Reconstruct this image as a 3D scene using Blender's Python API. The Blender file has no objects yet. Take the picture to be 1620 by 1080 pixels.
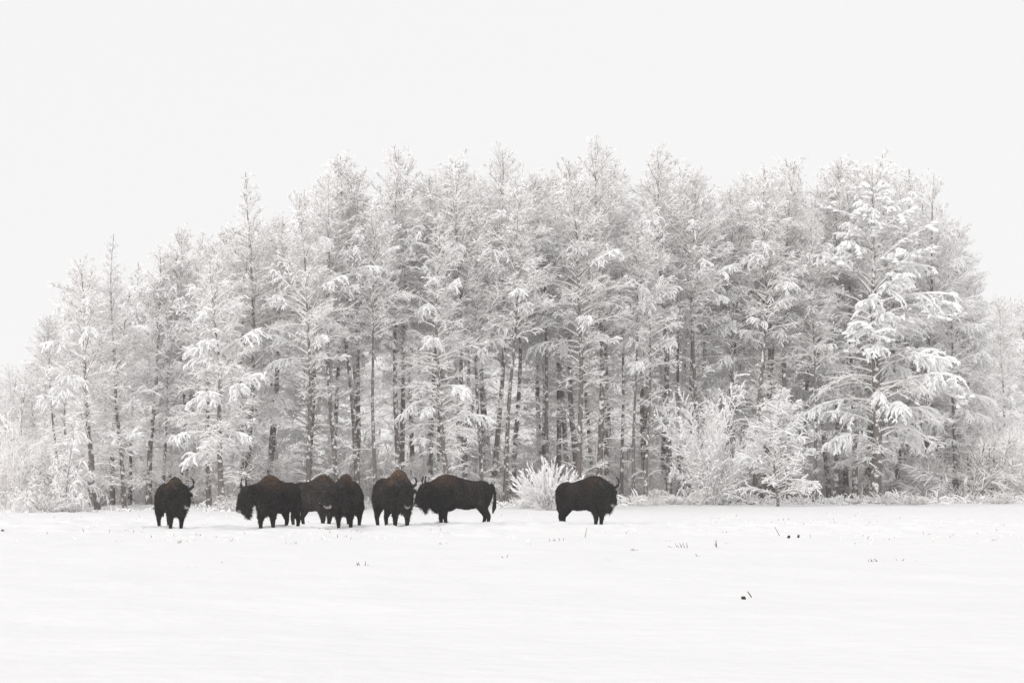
import bpy, bmesh, math, random
import numpy as np
from mathutils import Vector, Matrix, Euler, Quaternion

S = bpy.context.scene
COL = S.collection
PI = math.pi
R = math.radians
random.seed(7)
rng = np.random.default_rng(11)

# ------------------------------------------------------------------ camera
FPX = 3840.0                      # focal length in pixels of the 1620 px wide photograph
HORIZ = 753.0                     # image row of the horizon
EYE = 1.7
PITCH = math.atan((HORIZ - 540.0) / FPX)
cam_d = bpy.data.cameras.new("camera")
cam_d.sensor_width = 36.0
cam_d.lens = FPX / 1620.0 * 36.0
cam_d.clip_start = 0.5
cam_d.clip_end = 6000.0
cam = bpy.data.objects.new("camera", cam_d)
cam.location = (0, 0, EYE)
cam.rotation_euler = (PI / 2 + PITCH, 0, 0)
COL.objects.link(cam)
S.camera = cam

# ------------------------------------------------------------------ overcast sky + veiled sun
SUN_EL, SUN_AZ = R(18), R(208)    # sun behind the cloud, behind and left of the camera
w = bpy.data.worlds.new("World")
S.world = w
w.use_nodes = True
nt = w.node_tree
nt.nodes.clear()
out = nt.nodes.new("ShaderNodeOutputWorld")
bg = nt.nodes.new("ShaderNodeBackground")
sky = nt.nodes.new("ShaderNodeTexSky")
sky.sky_type = 'NISHITA'
sky.sun_disc = False
sky.sun_elevation = SUN_EL
sky.sun_rotation = SUN_AZ
hs = nt.nodes.new("ShaderNodeHueSaturation")
hs.inputs['Saturation'].default_value = 0.04
mixc = nt.nodes.new("ShaderNodeMix")
mixc.data_type = 'RGBA'
mixc.inputs['Factor'].default_value = 0.95      # cloud layer over the clear sky
mixc.inputs['B'].default_value = (8.42, 8.36, 8.37, 1)
bg.inputs['Strength'].default_value = 0.1
nt.links.new(sky.outputs[0], hs.inputs['Color'])
nt.links.new(hs.outputs[0], mixc.inputs['A'])
nt.links.new(mixc.outputs['Result'], bg.inputs['Color'])
nt.links.new(bg.outputs[0], out.inputs[0])

sd = bpy.data.lights.new("sun", 'SUN')
sd.energy = 1.5
sd.angle = R(32)
sd.color = (1.0, 0.985, 0.965)
sun = bpy.data.objects.new("sun", sd)
sdir = Vector((math.sin(SUN_AZ) * math.cos(SUN_EL), math.cos(SUN_AZ) * math.cos(SUN_EL), math.sin(SUN_EL)))
sun.rotation_euler = sdir.to_track_quat('Z', 'Y').to_euler()
sun.location = (0, -20, 40)
COL.objects.link(sun)

S.view_settings.view_transform = 'Standard'
S.view_settings.look = 'None'
S.view_settings.exposure = 0.15
S.view_settings.gamma = 1.0
S.view_settings.use_curve_mapping = False
S.render.engine = 'CYCLES'
S.cycles.max_bounces = 12
S.cycles.diffuse_bounces = 9
S.cycles.volume_bounces = 1
S.cycles.use_denoising = True

# ------------------------------------------------------------------ helpers
def ray(px, py):
    """direction through a pixel of the photograph, scaled so that its y part is 1"""
    x = (px - 810.0) / FPX
    z = (540.0 - py) / FPX
    c, s = math.cos(PITCH), math.sin(PITCH)
    dy, dz = c - z * s, s + z * c
    return x / dy, dz / dy

def height_at(px, py, D):
    return EYE + ray(px, py)[1] * D

def vnoise(x, y, seed=0):
    """smooth value noise for arrays"""
    xi = np.floor(x).astype(np.int64); yi = np.floor(y).astype(np.int64)
    xf = x - xi; yf = y - yi
    u = xf * xf * (3 - 2 * xf); v = yf * yf * (3 - 2 * yf)
    def h(a, b):
        n = (a * 374761393 + b * 668265263 + seed * 144665) & 0x7fffffff
        n = ((n ^ (n >> 13)) * 1274126177) & 0x7fffffff
        n = n ^ (n >> 16)
        return (n & 0xffff) / 32767.5 - 1.0
    a = h(xi, yi) * (1 - u) + h(xi + 1, yi) * u
    b = h(xi, yi + 1) * (1 - u) + h(xi + 1, yi + 1) * u
    return a * (1 - v) + b * v

EDGE_PX = [-400, 0, 350, 800, 1100, 1400, 1620, 2000]
EDGE_D = [114, 114, 116, 128, 138, 146, 150, 152]
def edge_D(px):
    return float(np.interp(px, EDGE_PX, EDGE_D))

def edge_at_x(x, y):
    """distance of the wood's edge along the line of sight to (x, y)"""
    px = 810.0 + FPX * np.asarray(x, float) / np.maximum(np.asarray(y, float), 1.0)
    return np.interp(px, EDGE_PX, EDGE_D)

def _hollows():
    g = np.random.default_rng(77)
    H = []
    for px, py in ((1160, 892), (1215, 895), (690, 898), (1146, 938), (980, 886), (1000, 870)):
        D = -EYE / ray(px, py)[1]
        H.append((ray(px, py)[0] * D, D, g.uniform(0.2, 0.35), g.uniform(0.05, 0.09)))
    # trodden snow round the herd, and a line of prints leading in from the left
    for px, py in ((272, 837), (440, 838), (501, 830), (551, 837), (620, 834), (728, 831), (928, 831)):
        D = -EYE / ray(px, py)[1]; x0 = ray(px, py)[0] * D
        for _ in range(9):
            H.append((x0 + g.normal(0, 1.1), D + g.normal(0.6, 1.8), g.uniform(0.13, 0.24), g.uniform(0.06, 0.14)))
    for k in range(34):
        H.append((-17.5 + k * 0.34 + g.normal(0, 0.08), 78.4 + 1.0 * math.sin(k * 0.13) + (k % 2) * 0.3, g.uniform(0.12, 0.19), g.uniform(0.06, 0.12)))
    return H
HOLLOWS = _hollows()

def ground_z(x, y):
    x = np.asarray(x, float); y = np.asarray(y, float)
    z = 0.075 * vnoise(x / 7.0, y / 9.0, 1) + 0.05 * vnoise(x / 2.6, y / 2.2, 2)
    z = z + 0.028 * vnoise(x / 0.75, y / 0.8, 3) * np.clip((y - 10) / 30, 0.4, 1)
    rough = np.clip(1 - np.abs(y - 84) / 26.0, 0, 1)              # trampled, tussocky strip round the herd
    z = z + rough * (0.10 * np.maximum(vnoise(x / 0.8, y / 1.6, 5), -0.3) + 0.05 * vnoise(x / 0.3, y / 0.55, 6))
    for hx, hy, hr, hd in HOLLOWS:
        q = ((x - hx) / hr) ** 2 + ((y - hy) / (hr * 1.5)) ** 2
        if x.size == 1 and float(q.min()) > 9: continue
        z = z - hd * np.exp(-q) + 0.35 * hd * np.exp(-(np.sqrt(q) - 1.6) ** 2 * 3)
    e = edge_at_x(x, y)
    rise = np.clip((y - (e - 6)) / 6.0, 0, 1)
    z = z + rise * (0.10 + 0.12 * vnoise(x / 1.3, y / 1.7, 9) + 0.07 * vnoise(x / 0.5, y / 0.6, 10))
    return z

def gz(x, y):
    return float(ground_z(np.array([x]), np.array([y]))[0])

def mesh_np(name, V, F, mat=None, smooth=False, colors=None):
    """mesh from numpy arrays; F is (n,3) or (n,4)"""
    V = np.ascontiguousarray(V, dtype=np.float32); F = np.ascontiguousarray(F, dtype=np.int32)
    me = bpy.data.meshes.new(name)
    k = F.shape[1]
    me.vertices.add(len(V)); me.vertices.foreach_set("co", V.ravel())
    me.loops.add(F.size); me.loops.foreach_set("vertex_index", F.ravel())
    me.polygons.add(len(F))
    me.polygons.foreach_set("loop_start", np.arange(0, F.size, k, dtype=np.int32))
    try:
        me.polygons.foreach_set("loop_total", np.full(len(F), k, dtype=np.int32))
    except Exception:
        pass
    if colors is not None:
        at = me.color_attributes.new("coat", 'FLOAT_COLOR', 'POINT')
        at.data.foreach_set("color", np.ascontiguousarray(colors, dtype=np.float32).ravel())
    me.update(calc_edges=True)
    me.polygons.foreach_set("use_smooth", np.full(len(F), smooth, dtype=bool))
    if mat: me.materials.append(mat)
    return me

def link(name, data, parent=None, loc=None):
    o = bpy.data.objects.new(name, data)
    COL.objects.link(o)
    if parent is not None: o.parent = parent
    if loc is not None: o.location = loc
    return o

def tag(o, label=None, cat=None, group=None, kind=None):
    if label: o['label'] = label
    if cat: o['category'] = cat
    if group: o['group'] = group
    if kind: o['kind'] = kind
    return o

def norm(v):
    return v / np.maximum(np.linalg.norm(v, axis=-1, keepdims=True), 1e-9)

def tubes(P, Rd, k=3, ridge=0.0, caps=False):
    """P (N,S,3) centre lines, Rd (N,S) radii -> verts, quads; ring corner 0 points up, as snow lies"""
    N, Sg, _ = P.shape
    T = np.empty_like(P)
    T[:, 1:-1] = P[:, 2:] - P[:, :-2]
    T[:, 0] = P[:, 1] - P[:, 0]; T[:, -1] = P[:, -1] - P[:, -2]
    T = norm(T)
    up = np.zeros_like(T); up[..., 2] = 1
    steep = np.abs(T[..., 2]) > 0.97
    up[steep] = (0.0, 1.0, 0.0)
    B = norm(np.cross(T, up)); U = np.cross(B, T)
    rings = []
    for j in range(k):
        a = PI / 2 + 2 * PI * j / k
        s = math.sin(a)
        rings.append(P + Rd[..., None] * (math.cos(a) * B + s * (1 + (ridge if s > 0 else 0)) * U))
    V = np.stack(rings, axis=2)                      # N,S,k,3
    idx = np.arange(N * Sg * k).reshape(N, Sg, k)
    a = idx[:, :-1, :]; b = np.roll(a, -1, axis=2); d = idx[:, 1:, :]; c = np.roll(d, -1, axis=2)
    F = np.stack([a, b, c, d], axis=-1).reshape(-1, 4)
    return V.reshape(-1, 3), F

def join(parts):
    Vs, Fs, o = [], [], 0
    for V, F in parts:
        Vs.append(V); Fs.append(F + o); o += len(V)
    return np.concatenate(Vs), np.concatenate(Fs)

# ------------------------------------------------------------------ materials
def new_mat(name):
    m = bpy.data.materials.new(name); m.use_nodes = True
    n = m.node_tree
    b = n.nodes['Principled BSDF']
    b.inputs['Roughness'].default_value = 0.9
    b.inputs['Specular IOR Level'].default_value = 0.15
    return m, n, b

SNOW = (0.92, 0.905, 0.898, 1)
def snowy(name, bark_a, bark_b, lo, hi, nscale, namp, bscale):
    """bark, with snow lying on whatever faces the sky"""
    m, n, b = new_mat(name)
    L = n.links.new
    geo = n.nodes.new("ShaderNodeNewGeometry")
    sep = n.nodes.new("ShaderNodeSeparateXYZ"); L(geo.outputs['Normal'], sep.inputs[0])
    tc = n.nodes.new("ShaderNodeTexCoord")
    no = n.nodes.new("ShaderNodeTexNoise"); no.inputs['Scale'].default_value = nscale; no.inputs['Detail'].default_value = 3
    L(tc.outputs['Object'], no.inputs['Vector'])
    ma = n.nodes.new("ShaderNodeMath"); ma.operation = 'MULTIPLY_ADD'
    L(no.outputs['Fac'], ma.inputs[0]); ma.inputs[1].default_value = namp; L(sep.outputs['Z'], ma.inputs[2])
    mr = n.nodes.new("ShaderNodeMapRange"); mr.inputs['From Min'].default_value = lo + namp * 0.5; mr.inputs['From Max'].default_value = hi + namp * 0.5
    L(ma.outputs[0], mr.inputs['Value'])
    n2 = n.nodes.new("ShaderNodeTexNoise"); n2.inputs['Scale'].default_value = bscale; n2.inputs['Detail'].default_value = 4
    L(tc.outputs['Object'], n2.inputs['Vector'])
    mb = n.nodes.new("ShaderNodeMix"); mb.data_type = 'RGBA'
    L(n2.outputs['Fac'], mb.inputs['Factor']); mb.inputs['A'].default_value = bark_a; mb.inputs['B'].default_value = bark_b
    mx = n.nodes.new("ShaderNodeMix"); mx.data_type = 'RGBA'
    L(mr.outputs['Result'], mx.inputs['Factor']); L(mb.outputs['Result'], mx.inputs['A']); mx.inputs['B'].default_value = SNOW
    L(mx.outputs['Result'], b.inputs['Base Color'])
    return m

M_BARK = snowy("snow_flecked_bark", (0.095, 0.082, 0.077, 1), (0.25, 0.222, 0.210, 1), 0.06, 0.30, 4.0, 1.7, 9.0)
M_TWIG = snowy("frosted_twig", (0.07, 0.061, 0.057, 1), (0.15, 0.134, 0.127, 1), -0.75, -0.15, 2.2, 0.9, 6.0)
M_RIME = snowy("rime_coated_twig", (0.10, 0.088, 0.082, 1), (0.2, 0.18, 0.17, 1), -1.05, -0.45, 2.2, 0.9, 6.0)
M_WEED = snowy("frosted_weed", (0.13, 0.11, 0.09, 1), (0.22, 0.19, 0.16, 1), -0.35, 0.1, 3.0, 0.8, 6.0)

def snow_mat(name, scale, strength):
    m, n, b = new_mat(name)
    L = n.links.new
    tc = n.nodes.new("ShaderNodeTexCoord")
    n1 = n.nodes.new("ShaderNodeTexNoise"); n1.inputs['Scale'].default_value = scale; n1.inputs['Detail'].default_value = 6
    L(tc.outputs['Object'], n1.inputs['Vector'])
    bp = n.nodes.new("ShaderNodeBump"); bp.inputs['Strength'].default_value = strength; bp.inputs['Distance'].default_value = 0.05
    L(n1.outputs['Fac'], bp.inputs['Height']); L(bp.outputs['Normal'], b.inputs['Normal'])
    cr = n.nodes.new("ShaderNodeMix"); cr.data_type = 'RGBA'
    L(n1.outputs['Fac'], cr.inputs['Factor'])
    cr.inputs['A'].default_value = (0.87, 0.866, 0.868, 1); cr.inputs['B'].default_value = (0.91, 0.905, 0.906, 1)
    L(cr.outputs['Result'], b.inputs['Base Color'])
    return m
M_GROUND = snow_mat("field_snow", 2.2, 0.9)
M_SNOW = snow_mat("bough_snow", 9.0, 0.5)

def plain(name, col, rough=0.8, spec=0.2):
    m, n, b = new_mat(name)
    tc = n.nodes.new("ShaderNodeTexCoord")
    n1 = n.nodes.new("ShaderNodeTexNoise"); n1.inputs['Scale'].default_value = 14.0
    n.links.new(tc.outputs['Object'], n1.inputs['Vector'])
    cr = n.nodes.new("ShaderNodeMix"); cr.data_type = 'RGBA'
    n.links.new(n1.outputs['Fac'], cr.inputs['Factor'])
    cr.inputs['A'].default_value = tuple(c * 0.6 for c in col) + (1,); cr.inputs['B'].default_value = tuple(min(1, c * 1.4) for c in col) + (1,)
    n.links.new(cr.outputs['Result'], b.inputs['Base Color'])
    b.inputs['Roughness'].default_value = rough; b.inputs['Specular IOR Level'].default_value = spec
    return m
M_HORN = plain("dark_horn", (0.016, 0.014, 0.013), 0.5, 0.3)
M_EYE = plain("wet_eye", (0.006, 0.005, 0.005), 0.15, 0.5)
M_SOIL = snowy("snow_capped_soil", (0.015, 0.013, 0.012, 1), (0.06, 0.052, 0.046, 1), 0.65, 0.9, 9.0, 0.5, 12.0)
M_STALK = plain("dead_stalk", (0.13, 0.11, 0.095))

def fur_mat():
    m, n, b = new_mat("winter_coat")
    L = n.links.new
    at = n.nodes.new("ShaderNodeVertexColor"); at.layer_name = "coat"
    tc = n.nodes.new("ShaderNodeTexCoord")
    n1 = n.nodes.new("ShaderNodeTexNoise"); n1.inputs['Scale'].default_value = 26.0; n1.inputs['Detail'].default_value = 4
    mp = n.nodes.new("ShaderNodeMapping"); mp.inputs['Scale'].default_value = (1, 1, 0.45)
    L(tc.outputs['Object'], mp.inputs[0]); L(mp.outputs[0], n1.inputs['Vector'])
    mr = n.nodes.new("ShaderNodeMapRange"); mr.inputs['From Min'].default_value = 0.3; mr.inputs['From Max'].default_value = 0.7
    mr.inputs['To Min'].default_value = 0.25; mr.inputs['To Max'].default_value = 2.1
    L(n1.outputs['Fac'], mr.inputs['Value'])
    mu = n.nodes.new("ShaderNodeMix"); mu.data_type = 'RGBA'; mu.blend_type = 'MULTIPLY'; mu.inputs['Factor'].default_value = 1.0
    L(at.outputs['Color'], mu.inputs['A']); L(mr.outputs['Result'], mu.inputs['B'])
    L(mu.outputs['Result'], b.inputs['Base Color'])
    # powder of snow caught on the upward side of the coat
    geo = n.nodes.new("ShaderNodeNewGeometry"); sp = n.nodes.new("ShaderNodeSeparateXYZ"); L(geo.outputs['Normal'], sp.inputs[0])
    n3 = n.nodes.new("ShaderNodeTexNoise"); n3.inputs['Scale'].default_value = 38.0; n3.inputs['Detail'].default_value = 2
    L(tc.outputs['Object'], n3.inputs['Vector'])
    ad = n.nodes.new("ShaderNodeMath"); ad.operation = 'MULTIPLY_ADD'; ad.inputs[1].default_value = 0.10; L(sp.outputs['Z'], ad.inputs[0]); L(n3.outputs['Fac'], ad.inputs[2])
    m2 = n.nodes.new("ShaderNodeMapRange"); m2.inputs['From Min'].default_value = 0.62; m2.inputs['From Max'].default_value = 0.82; m2.inputs['To Max'].default_value = 0.16
    L(ad.outputs[0], m2.inputs['Value'])
    mw = n.nodes.new("ShaderNodeMix"); mw.data_type = 'RGBA'; L(m2.outputs['Result'], mw.inputs['Factor']); L(mu.outputs['Result'], mw.inputs['A']); mw.inputs['B'].default_value = (0.6, 0.59, 0.59, 1)
    L(mw.outputs['Result'], b.inputs['Base Color'])
    b.inputs['Roughness'].default_value = 0.95; b.inputs['Specular IOR Level'].default_value = 0.05
    return m
M_FUR = fur_mat()

# ------------------------------------------------------------------ setting: snow field
def build_ground():
    ys = np.concatenate([np.array([-40, -20, -6, 2.0]), np.geomspace(6, 18, 40, endpoint=False), np.geomspace(18, 70, 110, endpoint=False),
                         np.linspace(70, 92, 170, endpoint=False), np.linspace(92, 105, 60, endpoint=False), np.linspace(105, 160, 100, endpoint=False), np.geomspace(160, 1500, 40)])
    us = np.concatenate([np.linspace(-1, -0.5, 25, endpoint=False), np.linspace(-0.5, 0.5, 301), np.linspace(0.5, 1, 26)[1:]])
    half = 0.46 * np.maximum(ys, 0) + 12
    X = us[None, :] * half[:, None]; Y = np.repeat(ys[:, None], len(us), 1)
    Z = ground_z(X, Y)
    V = np.stack([X, Y, Z], -1).reshape(-1, 3)
    n, m = X.shape
    idx = np.arange(n * m).reshape(n, m)
    F = np.stack([idx[:-1, :-1], idx[:-1, 1:], idx[1:, 1:], idx[1:, :-1]], -1).reshape(-1, 4)
    o = link("snow_field", mesh_np("snow_field", V, F, M_GROUND, True))
    tag(o, "smooth white snow covering the open meadow", None, None, 'structure')
build_ground()

# ------------------------------------------------------------------ tree builder
def interp_poly(P, t):
    """P (S,3) or (N,S,3) gathered rows; t (N,) -> points and tangents"""
    Sg = P.shape[1]
    f = np.clip(t, 0, 0.9999) * (Sg - 1)
    i = f.astype(int); fr = (f - i)[:, None]
    n = np.arange(len(t))
    a = P[n, i]; b = P[n, i + 1]
    return a + (b - a) * fr, norm(b - a)

def grow(start, dirs, L, Sg, droop, g, bend=0.0):
    """curved centre lines: each step the direction sinks by droop (radians in all) and wanders a little"""
    N = len(L)
    P = np.empty((N, Sg, 3)); P[:, 0] = start
    d = dirs.copy()
    for s in range(1, Sg):
        d = d.copy()
        d[:, 2] -= droop / (Sg - 1)
        if bend: d += g.normal(0, bend, d.shape)
        d = norm(d)
        P[:, s] = P[:, s - 1] + d * (L / (Sg - 1))[:, None]
    return P

def make_tree(seed, H=19.0, r0=0.17, base=0.30, Lmax=2.6, prof='slim', e_low=0.35, e_top=1.0, droop=0.9, n_prim=70, n_sec=13,
              n_ter=6, load=0.12, tw=0.015, low=14, finger=1.0, clump=0, wob=0.16, ter_len=(0.12, 0.36), asym=0.0):
    g = np.random.default_rng(seed)
    # trunk
    nt_ = 16
    t = np.linspace(0, 1, nt_)
    ph = g.uniform(0, 6.28, 4)
    cx = wob * (np.sin(t * 5 + ph[0]) - math.sin(ph[0])) + 0.4 * wob * np.sin(t * 13 + ph[1]) * t
    cy = wob * (np.sin(t * 4.4 + ph[2]) - math.sin(ph[2])) + 0.4 * wob * np.sin(t * 11 + ph[3]) * t
    TP = np.stack([cx, cy, t * H - 0.35 * (t == 0)], -1)[None]
    TR = (r0 * (1 - t) ** 1.05 + 0.014) * (1 + 0.35 * np.exp(-t * 40))
    Vt, Ft = tubes(TP, TR[None], 9)
    # limbs
    n_all = n_prim + low
    u = (np.arange(n_prim) + g.uniform(0, 1, n_prim)) / n_prim
    tz = np.concatenate([base + (0.972 - base) * u ** 0.92, g.uniform(0.08, base + 0.02, low)])
    h = np.clip((tz - base) / (1 - base), 0, 1)
    is_low = np.arange(n_all) >= n_prim
    az = np.arange(n_all) * 2.39996 + g.normal(0, 0.5, n_all)
    if prof == 'slim':
        pr = np.minimum(1, 0.55 + h * 2.0) * (1 - h) ** 0.45 + 0.07
    elif prof == 'cone':
        pr = (1 - h) ** 0.7 + 0.06
    elif prof == 'round':
        pr = np.sqrt(np.maximum(0, 1 - (2 * h - 0.85) ** 2 / 1.4)) * 0.95 + 0.08
    else:
        pr = np.minimum(1, 0.75 + h) * np.maximum(0, 1 - h ** 1.7) ** 0.6 + 0.08
    L = Lmax * pr * g.uniform(0.62, 1.18, n_all)
    L[is_low] = Lmax * g.uniform(0.2, 0.6, low)
    L *= 1 + asym * np.cos(az)
    e0 = e_low + (e_top - e_low) * h ** 1.1 + g.normal(0, 0.22, n_all)
    d0 = np.stack([np.cos(az) * np.cos(e0), np.sin(az) * np.cos(e0), np.sin(e0)], -1)
    st, _ = interp_poly(np.repeat(TP, n_all, 0), tz)
    dr = droop * (1.05 - 0.85 * h) * g.uniform(0.6, 1.3, n_all)
    PP = grow(st, d0, L, 8, dr, g, 0.055)
    rw = (0.005 + 0.0085 * L)
    PR = rw[:, None] * (1 - np.linspace(0, 1, 8))[None] ** 0.8 + tw * 0.9
    # side twigs
    cnt = np.maximum(2, np.round(n_sec * (L / Lmax) ** 0.8 * np.where(is_low, 0.6, 1)).astype(int))
    pi_ = np.repeat(np.arange(n_all), cnt)
    N2 = len(pi_)
    t2 = g.uniform(0.16, 1.0, N2) ** 0.85
    p2, tan2 = interp_poly(PP[pi_], t2)
    up = np.array([0, 0, 1.0])
    lat = norm(np.cross(tan2, up)); upv = np.cross(lat, tan2)
    side = np.where(g.random(N2) < 0.5, -1.0, 1.0)
    a = g.uniform(0.4, 1.15, N2)
    d2 = norm(tan2 * np.cos(a)[:, None] + lat * (side * np.sin(a))[:, None] + upv * g.normal(0.15, 0.42, N2)[:, None])
    L2 = (0.08 + 0.18 * np.clip(2.2 * (1 - h[pi_]), 0, 1) + 0.37 * L[pi_] * (1 - 0.75 * t2)) * g.uniform(0.6, 1.2, N2)
    dr2 = droop * (0.8 - 0.7 * h[pi_]) * g.uniform(-0.2, 0.8, N2)
    loaded = (g.random(n_all) < load) & (h < 0.9) & (~is_low) & (L > 0.35 * Lmax)
    sag = (loaded[pi_] & (t2 > 0.4)).astype(float)
    dr2 += sag * (1.0 if droop > 0.6 else 0.3)
    P2 = grow(p2, d2, L2, 4, dr2, g, 0.05)
    R2 = np.linspace(tw * 1.35, tw * 0.8, 4)[None] * g.uniform(0.8, 1.2, N2)[:, None]
    # fine twigs
    c3 = np.maximum(2, np.round(n_ter * np.clip(L2 / 0.8, 0.5, 1.5)).astype(int))
    si = np.repeat(np.arange(N2), c3)
    N3 = len(si)
    t3 = g.uniform(0.1, 1.0, N3)
    p3, tan3 = interp_poly(P2[si], t3)
    lat3 = norm(np.cross(tan3, up)); upv3 = np.cross(lat3, tan3)
    s3 = np.where(g.random(N3) < 0.5, -1.0, 1.0)
    a3 = g.uniform(0.35, 1.1, N3)
    d3 = norm(tan3 * np.cos(a3)[:, None] + lat3 * (s3 * np.sin(a3))[:, None] + upv3 * g.normal(0.12, 0.5, N3)[:, None])
    L3 = g.uniform(ter_len[0], ter_len[1], N3) * np.clip(0.45 + 1.4 * (1 - h[pi_][si]), 0, 1)
    P3 = grow(p3, d3, L3, 2, droop * 0.4 * (1.0 - 0.8 * h[pi_][si]) * g.uniform(-0.3, 1.0, N3) + sag[si] * (0.55 if droop > 0.6 else 0.15), g, 0.04)
    R3 = np.array([tw * 0.95, tw * 0.4])[None] * g.uniform(0.75, 1.2, N3)[:, None]
    Vb, Fb = tubes(PP, PR, 5, 0.5)
    Vc, Fc = join([tubes(P2, R2, 3, 0.5), tubes(P3, R3, 3, 0.4)])
    # snow lodged on the loaded sprays
    m2 = loaded[pi_] & (t2 > 0.45)
    m2 &= g.random(N2) < 0.8
    m3 = m2[si] & (g.random(N3) < 0.8)
    extra = (g.random(N3) < 0.09) & (~m3)
    def lerp3(q, ts):
        ts = np.array(ts)[None, :, None]
        r_ = q[:, :1] * (1 - ts) + q[:, 1:2] * ts
        r_[..., 2] += 0.013 - 0.05 * ts[..., 0] ** 2
        return r_
    sp = []
    if loaded.any() and finger > 0.8:
        q = PP[loaded][:, 4:] + np.array([0, 0, 0.03])
        sp.append(tubes(q, g.uniform(0.05, 0.085, len(q))[:, None] * np.array([0.3, 1.0, 1.15, 0.3])[None], 6, 0.3))
    if m2.any():
        r = g.uniform(0.03, 0.065, m2.sum()) * finger
        sp.append(tubes(P2[m2] + np.array([0, 0, 0.02]), r[:, None] * np.array([0.5, 1.1, 1.05, 0.15])[None], 6, 0.25))
        r = g.uniform(0.02, 0.045, m3.sum()) * finger
        q = lerp3(P3[m3], (0, .35, .7, 1))
        sp.append(tubes(q, r[:, None] * np.array([0.5, 1.1, 1.0, 0.12])[None], 5, 0.25))
    if extra.any():
        r = g.uniform(0.022, 0.042, extra.sum())
        sp.append(tubes(lerp3(P3[extra], (0, .5, 1)), r[:, None] * np.array([0.6, 1.1, 0.2])[None], 5, 0.2))
    if clump:                                          # round pillows of snow, as on dense needled boughs
        ico = bmesh.new(); bmesh.ops.create_icosphere(ico, subdivisions=2, radius=1.0)
        IV = np.array([v.co[:] for v in ico.verts]); IF = np.array([[v.index for v in f.verts] for f in ico.faces]); ico.free()
        sp = [(v_, np.concatenate([f_[:, :3], f_[:, [0, 2, 3]]])) for v_, f_ in sp]
        keep = g.permutation(np.nonzero((h > 0.2) & (h < 0.93) & (~is_low))[0])[:clump]
        for c in keep:
            mine = np.nonzero((pi_ == c) & (t2 > 0.45))[0]
            pts = [PP[c, 4:].reshape(-1, 3)]
            if len(mine): pts.append(P2[mine][:, :4].reshape(-1, 3))
            pts = np.concatenate(pts)
            pts = pts[g.random(len(pts)) < 0.33]
            for p in pts:
                sc = np.array([g.uniform(0.09, 0.24), g.uniform(0.09, 0.24), g.uniform(0.06, 0.12)])
                W = IV * (1 + 0.2 * np.sin(IV @ g.normal(0, 3.0, 3) + g.uniform(0, 6))[:, None]) * sc
                W[:, 2] -= 0.8 * np.linalg.norm(W[:, :2], axis=1) ** 1.5
                sp.append((W + p + np.array([0, 0, 0.04]), IF))
    Vs, Fs = join(sp)
    return {'H': float(max(Vc[:, 2].max(), H)), 'trunk': mesh_np("trunk", Vt, Ft, M_BARK, True), 'bough': mesh_np("bough", Vb, Fb, M_TWIG, False),
            'crown': mesh_np("crown", Vc, Fc, M_RIME, False), 'snow_load': mesh_np("snow_load", Vs, Fs, M_SNOW, True)}

def tris(P):
    return sum(len(P[k].polygons) for k in ('trunk', 'bough', 'crown', 'snow_load')) * 2

PROTO = {
    'slender': [make_tree(100 + i, H=19, r0=0.145, base=0.42 + 0.04 * i, Lmax=2.9, prof='slim', e_low=0.60, e_top=1.04, droop=0.62, low=18, n_prim=98, n_sec=20, n_ter=8, tw=0.0098, load=0.17, wob=0.2) for i in range(4)],
    'full': [make_tree(200 + i, H=19, r0=0.18, base=0.18, Lmax=3.2, prof='full', e_low=0.42, e_top=0.98, droop=0.8, n_prim=94, n_sec=21, n_ter=8, tw=0.0098, load=0.26, wob=0.22) for i in range(3)],
    'spire': [make_tree(300 + i, H=16, r0=0.13, base=0.22, Lmax=2.5, prof='cone', e_low=0.3, e_top=0.98, droop=0.45, n_prim=92, n_sec=17, n_ter=7, tw=0.0098, load=0.06) for i in range(2)],
    'small': [make_tree(400 + i, H=12, r0=0.14, base=0.22, Lmax=2.5, prof='full', e_low=0.4, e_top=0.98, droop=0.8, n_prim=84, n_sec=20, n_ter=8, tw=0.0098, load=0.26) for i in range(2)],
    'broad': [make_tree(500, H=20, r0=0.29, base=0.16, Lmax=4.6, prof='full', e_low=0.5, e_top=1.0, droop=1.15, n_prim=100, n_sec=26, n_ter=8, tw=0.0098, load=0.55, finger=1.35, clump=34, wob=0.3)],
    'young': [make_tree(671, H=7.0, r0=0.06, base=0.07, Lmax=2.1, prof='full', e_low=0.6, e_top=1.15, droop=0.5, n_prim=74, n_sec=18, n_ter=7, tw=0.010, load=0.9, low=5, finger=0.7, ter_len=(0.12, 0.32))],
}

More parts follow.
